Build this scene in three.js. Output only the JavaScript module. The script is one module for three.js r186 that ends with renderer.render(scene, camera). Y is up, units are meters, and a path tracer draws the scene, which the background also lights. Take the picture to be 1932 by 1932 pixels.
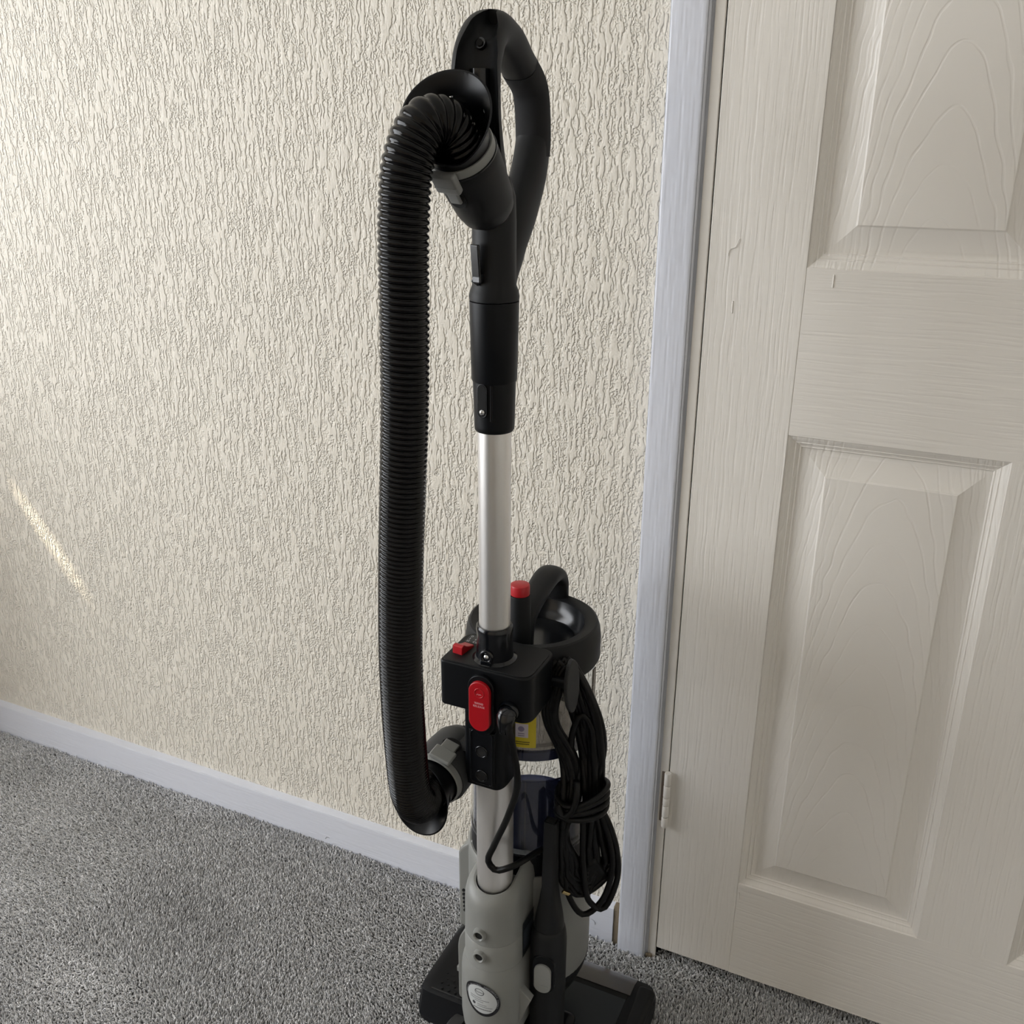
import * as THREE from 'three';
import { RoundedBoxGeometry } from 'three/addons/geometries/RoundedBoxGeometry.js';
import { mergeGeometries, mergeVertices, toCreasedNormals } from 'three/addons/utils/BufferGeometryUtils.js';
import { RectAreaLightUniformsLib } from 'three/addons/lights/RectAreaLightUniformsLib.js';
import { Brush, Evaluator, SUBTRACTION } from 'three-bvh-csg';

// ---------------------------------------------------------------- camera, sky, light, exposure
const scene = new THREE.Scene();
function crease(g, a) { g = g.clone(); g.scale(1000, 1000, 1000); g = toCreasedNormals(g, a); g.scale(0.001, 0.001, 0.001); return g; }   // works in millimetres
const camera = new THREE.PerspectiveCamera(2 * Math.atan(966 / 1826) * 180 / Math.PI, 1, 0.05, 50);
camera.position.set(0, 1.1084, 1.072);
camera.up.set(-0.1551, 0.9331, -0.3243);
camera.lookAt(-0.39, 1.1084 - 0.3595, 1.072 - 0.8477);
scene.background = new THREE.Color(0.75, 0.86, 1.0);
scene.backgroundIntensity = 4.0;
const renderer = new THREE.WebGLRenderer();
renderer.toneMapping = THREE.LinearToneMapping;
renderer.toneMappingExposure = 0.485;
renderer.shadowMap.enabled = true;
RectAreaLightUniformsLib.init();

// room: back wall with the door at z = WZ, window in the left wall at x = XL
const WZ = -0.014, XL = -2.7, XR = 1.5, ZF = 3.7, HC = 2.45;
// sky seen through the window of the left wall
const WIN = { z0: 0.33, z1: 2.80, y0: 0.30, y1: 1.90 };
const skyLight = new THREE.RectAreaLight(new THREE.Color(0.985, 0.985, 0.985), 11.2, WIN.z1 - WIN.z0 - 0.1, WIN.y1 - WIN.y0 - 0.1);
skyLight.position.set(XL + 0.02, (WIN.y0 + WIN.y1) / 2, (WIN.z0 + WIN.z1) / 2);
skyLight.lookAt(XL + 2, (WIN.y0 + WIN.y1) / 2, (WIN.z0 + WIN.z1) / 2);
skyLight.name = 'window_sky_light'; scene.add(skyLight);
// the sun, nearly along the back wall
const SUN = new THREE.Vector3(1, -1.287, -0.16).normalize();
const sun = new THREE.DirectionalLight(new THREE.Color(1, 0.86, 0.62), 85);
sun.position.set(-1.4 - SUN.x * 8, 0.45 - SUN.y * 8, -SUN.z * 8);
sun.target.position.set(-1.4, 0.45, 0);
sun.castShadow = true; sun.shadow.mapSize.set(2048, 2048);
Object.assign(sun.shadow.camera, { left: -4, right: 4, top: 4, bottom: -4, near: 0.5, far: 16 });
sun.name = 'sun_light'; scene.add(sun, sun.target);

// ---------------------------------------------------------------- helpers
let seed = 12345;
const rnd = () => { seed = (seed * 1664525 + 1013904223) >>> 0; return seed / 4294967296; };
const V = (x, y, z) => new THREE.Vector3(x, y, z);
const lerp = (a, b, t) => a + (b - a) * t;
const clamp = (x, a = 0, b = 1) => Math.min(b, Math.max(a, x));
const sstep = (a, b, x) => { const t = clamp((x - a) / (b - a)); return t * t * (3 - 2 * t); };
function hash(i, j, s) { let h = (i * 374761393 + j * 668265263 + s * 2147483647 + 974711) | 0; h = Math.imul(h ^ (h >>> 13), 1274126177); h ^= h >>> 16; return (h >>> 0) / 4294967296; }
function noise(x, y, s = 0, px = 0, py = 0) {                     // value noise, tiling with periods px, py when given
  const i = Math.floor(x), j = Math.floor(y); let u = x - i, v = y - j;
  u = u * u * (3 - 2 * u); v = v * v * (3 - 2 * v);
  const w = (a, p) => p ? ((a % p) + p) % p : a;
  const a = hash(w(i, px), w(j, py), s), b = hash(w(i + 1, px), w(j, py), s), c = hash(w(i, px), w(j + 1, py), s), d = hash(w(i + 1, px), w(j + 1, py), s);
  return lerp(lerp(a, b, u), lerp(c, d, u), v);
}
function dataTex(w, h, fn, srgb, repeat) {
  const d = new Uint8Array(w * h * 4);
  for (let j = 0; j < h; j++) for (let i = 0; i < w; i++) {
    const c = fn(i / w, j / h), k = (j * w + i) * 4;
    if (typeof c === 'number') d[k] = d[k + 1] = d[k + 2] = clamp(c) * 255; else { d[k] = clamp(c[0]) * 255; d[k + 1] = clamp(c[1]) * 255; d[k + 2] = clamp(c[2]) * 255; }
    d[k + 3] = 255;
  }
  const t = new THREE.DataTexture(d, w, h);
  t.wrapS = t.wrapT = THREE.RepeatWrapping; t.magFilter = THREE.LinearFilter; t.minFilter = THREE.LinearMipmapLinearFilter; t.generateMipmaps = true;
  if (srgb) t.colorSpace = THREE.SRGBColorSpace;
  if (repeat) t.repeat.set(repeat[0], repeat[1]);
  t.needsUpdate = true; return t;
}
const used = {};
function numbered(name) { used[name] = (used[name] ?? -1) + 1; return used[name] ? name + '_' + String(used[name]).padStart(3, '0') : name; }
function shadow(o) { o.traverse((m) => { if (m.isMesh) { m.castShadow = true; m.receiveShadow = true; } }); return o; }
function merge(gs) {
  if (!Array.isArray(gs)) gs = [gs];
  gs = gs.map((g) => { g = g.index ? g.toNonIndexed() : g; for (const k of Object.keys(g.attributes)) if (!['position', 'normal', 'uv'].includes(k)) g.deleteAttribute(k); if (!g.attributes.uv) g.setAttribute('uv', new THREE.BufferAttribute(new Float32Array(g.attributes.position.count * 2), 2)); if (!g.attributes.normal) g.computeVertexNormals(); return g; });
  return gs.length === 1 ? gs[0] : mergeGeometries(gs);
}
function mesh(name, gs, mat, parent, label) { const m = new THREE.Mesh(merge(gs), mat); m.name = name; if (label) m.userData.label = label; parent.add(m); return shadow(m); }
function structure(name, gs, mat, label, category) { const m = mesh(name, gs, mat, scene); m.userData = { kind: 'structure', label, category }; return m; }
function thing(name, label, category, pos) { const g = new THREE.Group(); g.name = numbered(name); g.userData = { label, category }; g.position.set(...pos); scene.add(g); return g; }
const M4 = (x, y, z, rx = 0, ry = 0, rz = 0, s = [1, 1, 1]) => new THREE.Matrix4().compose(V(x, y, z), new THREE.Quaternion().setFromEuler(new THREE.Euler(rx, ry, rz)), V(...s));
const box = (x0, x1, y0, y1, z0, z1) => { const g = new THREE.BoxGeometry(x1 - x0, y1 - y0, z1 - z0); g.translate((x0 + x1) / 2, (y0 + y1) / 2, (z0 + z1) / 2); return uvMetres(g); };
const rbox = (x0, x1, y0, y1, z0, z1, r = 0.004, seg = 3) => { const g = new RoundedBoxGeometry(x1 - x0, y1 - y0, z1 - z0, seg, r); g.translate((x0 + x1) / 2, (y0 + y1) / 2, (z0 + z1) / 2); return g; };
function uvMetres(g) {                                             // uv in metres, projected along the dominant axis of each face
  g = g.index ? g.toNonIndexed() : g; const p = g.attributes.position, n = g.attributes.normal, uv = new Float32Array(p.count * 2);
  for (let i = 0; i < p.count; i++) { const ax = Math.abs(n.getX(i)), ay = Math.abs(n.getY(i)), az = Math.abs(n.getZ(i));
    const [u, v] = az >= ax && az >= ay ? [p.getX(i), p.getY(i)] : ax >= ay ? [p.getZ(i), p.getY(i)] : [p.getX(i), p.getZ(i)]; uv[i * 2] = u; uv[i * 2 + 1] = v; }
  g.setAttribute('uv', new THREE.BufferAttribute(uv, 2)); return g;
}
const cyl = (r0, r1, h, x, y, z, rx = 0, rz = 0, seg = 32) => { const g = new THREE.CylinderGeometry(r1, r0, h, seg); g.applyMatrix4(M4(x, y, z, rx, 0, rz)); return g; };
function lathe(pts, seg = 56, m) { let g = new THREE.LatheGeometry(pts.map(([r, y]) => new THREE.Vector2(Math.max(r, 1e-5), y)), seg); g = crease(g, 0.6); if (m) g.applyMatrix4(m); return g; }
function axisMatrix(p, dir) { return new THREE.Matrix4().compose(p, new THREE.Quaternion().setFromUnitVectors(V(0, 1, 0), dir.clone().normalize()), V(1, 1, 1)); }
// rings of points joined into a skin
function skin(rings, { closed = true, caps = true, crease: ca = 0.7 } = {}) {
  const n = rings[0].length, pos = [], idx = [];
  rings.forEach((r) => r.forEach((p) => pos.push(p.x, p.y, p.z)));
  const m = closed ? n : n - 1;
  for (let i = 0; i < rings.length - 1; i++) for (let j = 0; j < m; j++) { const a = i * n + j, b = i * n + (j + 1) % n, c = a + n, d = b + n; idx.push(a, b, d, a, d, c); }
  if (caps && closed) for (const [k, flip] of [[0, 1], [rings.length - 1, 0]]) {
    const c = rings[k].reduce((s, p) => s.add(p), V(0, 0, 0)).multiplyScalar(1 / n), ci = pos.length / 3; pos.push(c.x, c.y, c.z);
    for (let j = 0; j < n; j++) { const a = k * n + j, b = k * n + (j + 1) % n; if (flip) idx.push(ci, b, a); else idx.push(ci, a, b); }
  }
  let vol = 0; const q = (i) => V(pos[i * 3], pos[i * 3 + 1], pos[i * 3 + 2]), c0 = q(0);
  for (let i = 0; i < idx.length; i += 3) vol += q(idx[i]).sub(c0).dot(q(idx[i + 1]).sub(c0).cross(q(idx[i + 2]).sub(c0)));
  if (vol < 0) for (let i = 0; i < idx.length; i += 3) { const t = idx[i]; idx[i] = idx[i + 1]; idx[i + 1] = t; }
  let g = new THREE.BufferGeometry(); g.setAttribute('position', new THREE.Float32BufferAttribute(pos, 3)); g.setIndex(idx);
  return ca ? crease(g, ca) : (g.computeVertexNormals(), g);
}
// a bar swept along a curve in the y-z plane; sections are superellipses: half width a across x, half depth b in the plane
function sweepYZ(stations, count = 60, seg = 32, x0 = 0) {
  const curve = new THREE.CatmullRomCurve3(stations.map((s) => V(s[4] ?? 0, s[0], s[1])), false, 'centripetal');
  const rings = []; const N = stations.length - 1;
  for (let k = 0; k <= count; k++) {
    const t = k / count, f = Math.min(t * N, N - 1e-6), i = Math.floor(f), u = f - i, w = u * u * (3 - 2 * u);
    const p = curve.getPoint(t), tg = curve.getTangent(t), a = lerp(stations[i][2], stations[i + 1][2], w), b = lerp(stations[i][3], stations[i + 1][3], w);
    const nrm = V(0, -tg.z, tg.y).normalize(); const ring = [];
    for (let j = 0; j < seg; j++) { const th = j / seg * 2 * Math.PI, c = Math.cos(th), s = Math.sin(th), e = 0.85;
      ring.push(V(x0 + p.x, p.y, p.z).add(V(a * Math.sign(c) * Math.abs(c) ** e, 0, 0)).addScaledVector(nrm, b * Math.sign(s) * Math.abs(s) ** e)); }
    rings.push(ring);
  }
  return skin(rings);
}
function tube(points, r, seg = 10, per = 0.006, closed = false) { const c = new THREE.CatmullRomCurve3(points.map((p) => V(...p)), closed, 'centripetal'); return new THREE.TubeGeometry(c, Math.max(8, Math.round(c.getLength() / per)), r, seg, closed); }
function capsuleShape(w, h) { const s = new THREE.Shape(), r = w / 2, k = h / 2 - r; s.moveTo(r, -k); s.lineTo(r, k); s.absarc(0, k, r, 0, Math.PI); s.lineTo(-r, -k); s.absarc(0, -k, r, Math.PI, 2 * Math.PI); return s; }
const extr = (shape, depth, bevel = 0.0008, seg = 3) => new THREE.ExtrudeGeometry(shape, { depth, bevelEnabled: bevel > 0, bevelThickness: bevel, bevelSize: bevel, bevelOffset: -bevel, bevelSegments: seg, curveSegments: 20 });
const at = (g, ...a) => { g.applyMatrix4(M4(...a)); return g; };
function canvas(w, h, draw, srgb = true) { const c = document.createElement('canvas'); c.width = w; c.height = h; draw(c.getContext('2d'), w, h); const t = new THREE.CanvasTexture(c); if (srgb) t.colorSpace = THREE.SRGBColorSpace; return t; }
const std = (o) => new THREE.MeshStandardMaterial(o);
const phys = (o) => new THREE.MeshPhysicalMaterial(o);
const lin = (r, g, b) => new THREE.Color().setRGB(r, g, b);

// ---------------------------------------------------------------- materials
// embossed wallpaper: bark-like vertical ridges with flat tops, grains in the valleys; one tile is 1.4 m
const TILE = 0.9;
const wallBump = dataTex(2048, 2048, (u, v) => {
  const wu = u + (2.6 * (noise(u * 110, v * 90, 1, 110, 90) - 0.5) + 1.5 * (noise(u * 240, v * 240, 2, 240, 240) - 0.5)) / 900;
  const a = noise(wu * 320, v * 56, 3, 320, 56), b = noise(wu * 470, v * 96, 4, 470, 96), c = noise(wu * 200, v * 38, 5, 200, 38);
  const n = 0.48 * a + 0.36 * b + 0.16 * c;
  const ridge = sstep(0.47, 0.565, n), top = sstep(0.56, 0.72, n) * 0.08;
  const g1 = noise(u * 640, v * 560, 6, 640, 560), g2 = noise(u * 380, v * 300, 7, 380, 300);
  const patch = sstep(0.3, 0.6, noise(u * 50, v * 30, 8, 50, 30));
  return 0.05 + ridge * 0.62 + top + (1 - 0.88 * ridge) * (0.42 * sstep(0.45, 0.72, g1) + 0.26 * sstep(0.35, 0.75, g2)) * (0.4 + 0.6 * patch) + 0.03 * g1;
}, false, [1 / TILE, 1 / TILE]);
const M = {};
M.wallpaper = std({ color: lin(0.80, 0.755, 0.665), roughness: 0.62, bumpMap: wallBump, bumpScale: 0.0027 });
M.plaster = std({ color: lin(0.78, 0.75, 0.69), roughness: 0.9 });
M.plasterDim = std({ color: lin(0.74, 0.64, 0.51), roughness: 0.9 });
M.ceiling = std({ color: lin(0.82, 0.81, 0.78), roughness: 0.95 });
const brush = dataTex(512, 512, (u, v) => 0.5 + 0.5 * (noise(u * 24, v * 3, 11, 24, 3) - 0.5) + 0.5 * (noise(u * 110, v * 9, 12, 110, 9) - 0.5) + 0.35 * (noise(u * 40, v * 36, 13, 40, 36) - 0.5), false, [4, 4]);
const brushH = brush.clone(); brushH.rotation = Math.PI / 2; brushH.needsUpdate = true;
M.gloss = std({ color: lin(0.70, 0.72, 0.79), roughness: 0.3, bumpMap: brush, bumpScale: 0.0006 });
M.glossH = std({ color: lin(0.70, 0.72, 0.79), roughness: 0.34, bumpMap: brushH, bumpScale: 0.0005 });
// painted moulded door: wood grain embossed in the skin
const grain = dataTex(1024, 1024, (u, v) => {                        // along v; tile 0.32 m
  const w = u + 0.010 * (noise(u * 8, v * 3, 21, 8, 3) - 0.5) + 0.004 * (noise(u * 20, v * 10, 22, 20, 10) - 0.5);
  const l = noise(w * 150, v * 5, 23, 150, 5), l2 = noise(w * 260, v * 12, 24, 260, 12);
  return 0.75 - 0.65 * sstep(0.52, 0.85, l) * (0.4 + 0.6 * noise(u * 60, v * 22, 25, 60, 22)) - 0.28 * sstep(0.6, 0.9, l2);
}, false, [1 / 0.32, 1 / 0.32]);
const grainH = grain.clone(); grainH.rotation = Math.PI / 2; grainH.needsUpdate = true;
const arch = dataTex(1024, 2048, (u, v) => {                         // cathedral grain over one 0.2252 x 0.63 panel
  const x = (u - 0.52) * 0.2252, y = v * 0.63 + 0.012 * (noise(u * 7, v * 9, 31) - 0.5) + 0.006 * (noise(u * 22, v * 24, 32) - 0.5);
  const xw = x + 0.014 * (noise(v * 5, 3.3, 33) - 0.5) + 0.004 * (noise(u * 12, v * 30, 34) - 0.5);
  const f = (y + 44 * xw * xw) / 0.052, p = Math.abs(f - Math.round(f)), k = Math.floor(f + 0.5);
  const slope = Math.hypot(1, 88 * xw) / 0.052, d = p / slope;       // metres from the line
  const wgt = 0.45 + 0.55 * hash(k, 5, 35);
  const side = sstep(0.045, 0.075, Math.abs(x)), l = noise((u + 0.006 * (noise(u * 6, v * 5, 36) - .5)) * 95, v * 9, 37);
  return 0.8 - 0.75 * wgt * (1 - sstep(0.0004, 0.0017, d)) * (0.35 + 0.65 * noise(u * 25, v * 60, 38)) - side * 0.3 * sstep(0.55, 0.85, l);
}, false);
const doorPaint = { color: lin(0.80, 0.765, 0.71), roughness: 0.36 };
M.doorV = std({ ...doorPaint, bumpMap: grain, bumpScale: 0.0003 });
M.doorH = std({ ...doorPaint, bumpMap: grainH, bumpScale: 0.0003 });
M.doorPanel = std({ ...doorPaint, bumpMap: arch, bumpScale: 0.0004 });
M.paint = std(doorPaint);
M.rawWood = std({ color: lin(0.42, 0.33, 0.22), roughness: 0.9, bumpMap: grain, bumpScale: 0.002 });
M.hingeDark = std({ color: lin(0.17, 0.13, 0.10), roughness: 0.6 });
M.carpetBase = std({ color: lin(0.12, 0.118, 0.118), roughness: 1 });
M.pile = std({ color: 0xffffff, roughness: 1 });
// vacuum
const fleck = dataTex(256, 256, (u, v) => noise(u * 128, v * 128, 41, 128, 128) * 0.6 + noise(u * 60, v * 60, 42, 60, 60) * 0.4, false, [10, 10]);
M.charcoal = phys({ color: lin(0.0085, 0.009, 0.010), roughness: 0.5, specularIntensity: 0.5 });
M.charcoalLight = phys({ color: lin(0.034, 0.035, 0.036), roughness: 0.5, specularIntensity: 0.6 });
M.grip = phys({ color: lin(0.013, 0.013, 0.014), roughness: 0.75, specularIntensity: 0.5 });
M.black = phys({ color: lin(0.0022, 0.0028, 0.0042), roughness: 0.42, specularIntensity: 0.45 });
M.blackGloss = std({ color: lin(0.004, 0.005, 0.007), roughness: 0.2 });
M.bell = phys({ color: lin(0.002, 0.0022, 0.003), roughness: 0.33, specularIntensity: 0.5 });
M.hose = phys({ color: lin(0.0010, 0.0010, 0.0014), roughness: 0.17, specularIntensity: 0.5 });
M.rubber = phys({ color: lin(0.0018, 0.0018, 0.002), roughness: 0.4, specularIntensity: 0.5 });
M.hole = std({ color: lin(0.003, 0.003, 0.003), roughness: 0.9 });
M.grey = std({ color: lin(0.225, 0.228, 0.216), roughness: 0.42 });
M.greyMid = std({ color: lin(0.20, 0.203, 0.198), roughness: 0.45 });
M.red = std({ color: lin(0.42, 0.006, 0.012), roughness: 0.33 });
M.alu = std({ color: lin(0.82, 0.80, 0.775), roughness: 0.40, metalness: 1 });
M.steel = std({ color: lin(0.75, 0.75, 0.75), roughness: 0.18, metalness: 1 });
M.brass = std({ color: lin(0.75, 0.58, 0.28), roughness: 0.25, metalness: 1 });
M.clear = phys({ color: lin(0.93, 0.94, 0.95), roughness: 0.04, transmission: 1, thickness: 0, ior: 1.49 });
M.smoke = phys({ color: lin(0.40, 0.37, 0.34), roughness: 0.22, transmission: 0.85, thickness: 0, ior: 1.49 });
M.smokeDark = phys({ color: lin(0.22, 0.20, 0.18), roughness: 0.25, transmission: 0.8, thickness: 0, ior: 1.49 });
M.blueClear = phys({ color: lin(0.06, 0.07, 0.14), roughness: 0.12, transmission: 0.8, thickness: 0, ior: 1.49 });
M.blueDark = std({ color: lin(0.012, 0.014, 0.04), roughness: 0.2 });
M.teal = phys({ color: lin(0.018, 0.022, 0.025), roughness: 0.42, specularIntensity: 0.5 });
M.glass = phys({ color: 0xffffff, roughness: 0, transmission: 1, thickness: 0 });
M.upvc = std({ color: lin(0.8, 0.8, 0.8), roughness: 0.35 });
M.added_blind = std({ color: lin(0.55, 0.45, 0.34), roughness: 0.9, side: THREE.DoubleSide });

// ---------------------------------------------------------------- room shell
const T = 0.12;
const DOOR = { x0: -0.2594, x1: 0.503, y0: 0.0172, y1: 1.985 };
function wallPlane(x0, x1, y0, y1) { return box(x0, x1, y0, y1, WZ - T, WZ); }
structure('wall_back', [wallPlane(XL - T, DOOR.x0 - 0.02, -0.02, HC), wallPlane(DOOR.x1 + 0.02, XR + T, -0.02, HC), wallPlane(DOOR.x0 - 0.02, DOOR.x1 + 0.02, DOOR.y1 + 0.02, HC)], M.wallpaper, 'cream embossed wallpaper with vertical bark-like ridges', 'wall');
const SLIT = { z0: 0.08, z1: 0.27, y0: 1.6, y1: 2.35 };
structure('wall_left', [box(XL - T, XL, -0.02, HC, WZ, SLIT.z0), box(XL - T, XL, -0.02, SLIT.y0, SLIT.z0, SLIT.z1), box(XL - T, XL, SLIT.y1, HC, SLIT.z0, SLIT.z1), box(XL - T, XL, -0.02, HC, SLIT.z1, WIN.z0),
  box(XL - T, XL, -0.02, WIN.y0, WIN.z0, WIN.z1), box(XL - T, XL, WIN.y1, HC, WIN.z0, WIN.z1), box(XL - T, XL, -0.02, HC, WIN.z1, ZF + T)], M.plaster, 'plain cream wall holding the window', 'wall');
structure('wall_right', box(XR, XR + T, -0.02, HC, WZ, ZF + T), M.plaster, 'plain cream side wall beyond the door', 'wall');
structure('wall_front', box(XL, XR, -0.02, HC, ZF, ZF + T), M.plasterDim, 'plain fawn wall opposite the door', 'wall');
structure('ceiling', box(XL - T, XR + T, HC, HC + T, WZ - T, ZF + T), M.ceiling, 'plain white ceiling', 'ceiling');
const floor = structure('floor', box(XL - T, XR + T, -0.03, -0.006, WZ - T, ZF + T), M.carpetBase, 'grey carpeted floor', 'floor');

// dark landing behind the door
structure('wall_landing', [box(-0.9, 1.2, -0.02, HC, -1.35, -1.25), box(-0.9, -0.8, -0.02, HC, -1.25, WZ - T), box(1.1, 1.2, -0.02, HC, -1.25, WZ - T), box(-0.9, 1.2, HC, HC + T, -1.35, WZ - T)], M.plasterDim, 'unlit landing behind the door', 'wall');
structure('floor_landing', box(-0.9, 1.2, -0.03, -0.006, -1.35, WZ - T), M.carpetBase, 'carpeted landing floor behind the door', 'floor');
// window of the left wall: frame, mullion, panes, sill; beside it an added, unseen side window, shaping a sun streak by its blind with a nick
{
  const w = new THREE.Group(); w.name = 'window_1'; w.userData = { kind: 'structure', label: 'white framed window in the left wall', category: 'window' }; scene.add(w);
  const xc = XL - 0.06, f = 0.05, zm = (WIN.z0 + WIN.z1) / 2;
  mesh('window_frame', [box(xc - .03, xc + .03, WIN.y0, WIN.y0 + f, WIN.z0, WIN.z1), box(xc - .03, xc + .03, WIN.y1 - f, WIN.y1, WIN.z0, WIN.z1), box(xc - .03, xc + .03, WIN.y0 + f, WIN.y1 - f, WIN.z0, WIN.z0 + f), box(xc - .03, xc + .03, WIN.y0 + f, WIN.y1 - f, WIN.z1 - f, WIN.z1), box(xc - .03, xc + .03, WIN.y0 + f, WIN.y1 - f, zm - .03, zm + .03)], M.upvc, w);
  for (const [a, b] of [[WIN.z0 + f, zm - .03], [zm + .03, WIN.z1 - f]]) mesh('window_pane', box(xc - .003, xc + .003, WIN.y0 + f, WIN.y1 - f, a, b), M.glass, w);
  mesh('window_sill', box(XL - .03, XL + .06, WIN.y0 - .025, WIN.y0, WIN.z0 + .001, WIN.z1 - .001), M.upvc, w);
  const v = new THREE.Group(); v.name = 'window_2'; v.userData = { kind: 'structure', label: 'added unseen side window that shapes a sun streak by its nicked blind', category: 'window' }; scene.add(v);
  const s = new THREE.Shape(); s.moveTo(SLIT.z0, SLIT.y0); s.lineTo(SLIT.z1, SLIT.y0); s.lineTo(SLIT.z1, SLIT.y1); s.lineTo(SLIT.z0, SLIT.y1); s.closePath();
  const D = -1.398 - (XL - 0.1), yc = 0.448 + 1.287 * D, zc = WZ + 0.16 * D, hy = 0.019, hz = 0.0042;
  const h = new THREE.Path(); h.moveTo(zc - hz, yc - hy); h.lineTo(zc + hz, yc - hy); h.lineTo(zc + hz, yc + hy); h.lineTo(zc - hz, yc + hy); h.closePath(); s.holes.push(h);
  const g = new THREE.ShapeGeometry(s); g.applyMatrix4(new THREE.Matrix4().makeBasis(V(0, 0, 1), V(0, 1, 0), V(-1, 0, 0)).setPosition(XL - 0.1, 0, 0));
  mesh('added_blind', g, M.added_blind, v);  // added cover; its gap is cut to shape the sun streak
  // added roof slab, never in view: put outside only to block direct sun
  const p = mesh('added_sun_blocker', box(XL - T - 1.15, XL - T, WIN.y1 + .06, WIN.y1 + .14, 0.30, WIN.z1 + .6), M.upvc, scene);
  p.userData = { kind: 'structure', label: 'added unseen roof slab that keeps the sun off the window', category: 'roof' };
}

// skirting board and door casing
{
  const prof = new THREE.Shape(); prof.moveTo(WZ, -0.02); prof.lineTo(0, -0.02); prof.lineTo(0, 0.0555); prof.quadraticCurveTo(0.0002, 0.0585, -0.0025, 0.0592); prof.lineTo(WZ, 0.0612); prof.closePath();
  const len = (-0.3268) - XL, g = new THREE.ExtrudeGeometry(prof, { depth: len, bevelEnabled: false, curveSegments: 6 });
  g.applyMatrix4(new THREE.Matrix4().makeBasis(V(0, 0, 1), V(0, 1, 0), V(-1, 0, 0))); g.translate(-0.3268, 0, 0);
  const b = structure('baseboard_back', uvMetres(crease(g, 0.5)), M.glossH, 'low white painted skirting board with brush marks below the wallpaper', 'skirting');
  mesh('filler_strip', rbox(-0.3270, -0.3160, -0.012, 0.063, -0.0135, -0.0022, 0.0015), M.rawWood, b, 'bare wood and filler showing where skirting meets casing');
  for (const [x, y, a] of [[-0.83, 0.006, 1.1], [-0.37, 0.035, 0.2], [-0.36, 0.022, -0.3]]) mesh('paint_chip', at(new THREE.TorusGeometry(0.006, 0.0007, 5, 12, 1.9), x, y, 0.0001, 0, 0, a), M.glossH, b);
  // casing: flat face, eased left edge, stepped right edge down to the jamb
  const c = new THREE.Shape(); const x0 = -0.3165, x1 = -0.2752;
  c.moveTo(x0, WZ); c.lineTo(x0, 0.004); c.quadraticCurveTo(x0, 0.008, x0 + 0.004, 0.008); c.lineTo(x1 - 0.005, 0.008); c.quadraticCurveTo(x1 - 0.001, 0.0078, x1, 0.0045); c.lineTo(x1 + 0.0012, 0.0025); c.lineTo(x1 + 0.004, 0.0005); c.lineTo(x1 + 0.006, -0.0035); c.lineTo(-0.2606, -0.0045); c.lineTo(-0.2606, -0.05); c.lineTo(x0 + .01, -0.05); c.lineTo(x0 + .01, WZ); c.closePath();
  const cg = new THREE.ExtrudeGeometry(c, { depth: 2.03, bevelEnabled: false, curveSegments: 6 }); cg.applyMatrix4(new THREE.Matrix4().makeBasis(V(1, 0, 0), V(0, 0, 1), V(0, 1, 0))); cg.translate(0, -0.012, 0);
  // the turn above swaps handedness: restore outward faces
  const fix = (g) => { g = g.index ? g.toNonIndexed() : g; const p = g.attributes.position.array; for (let i = 0; i < p.length; i += 9) for (let k = 0; k < 3; k++) { const t = p[i + 3 + k]; p[i + 3 + k] = p[i + 6 + k]; p[i + 6 + k] = t; } g.deleteAttribute('normal'); g.computeVertexNormals(); return uvMetres(crease(g, 0.5)); };
  const trim = structure('trim_1', fix(cg), M.gloss, 'white painted door casing between wallpaper and door', 'door frame');
  mesh('jamb', rbox(-0.2722, -0.2606, -0.012, 2.0, -0.049, 0.0006, 0.0012, 2), M.paint, trim, 'cream painted door jamb edge');
  mesh('splinter', [at(rbox(-.0045, .0045, -.0028, .0028, -.002, .002, .0005, 2), -0.2690, 0.0005, 0.0028, 0.3, 0.2, 0.15)], M.rawWood, trim, 'frayed brown wood at the foot of the jamb');
  const x2 = DOOR.x1 + 0.0165;
  structure('trim_2', [box(x2 - .0145, x2 + .042, -0.012, 2.05, -0.05, 0.006)], M.gloss, 'white painted casing at the far side of the door', 'door frame');
  structure('trim_3', [box(-0.318, x2 + .042, 2.005, 2.06, WZ, 0.008), box(DOOR.x0 - .001, DOOR.x1 + .001, 1.99, 2.005, -0.05, -0.002)], M.gloss, 'white painted casing across the door head', 'door frame');
}

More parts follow.
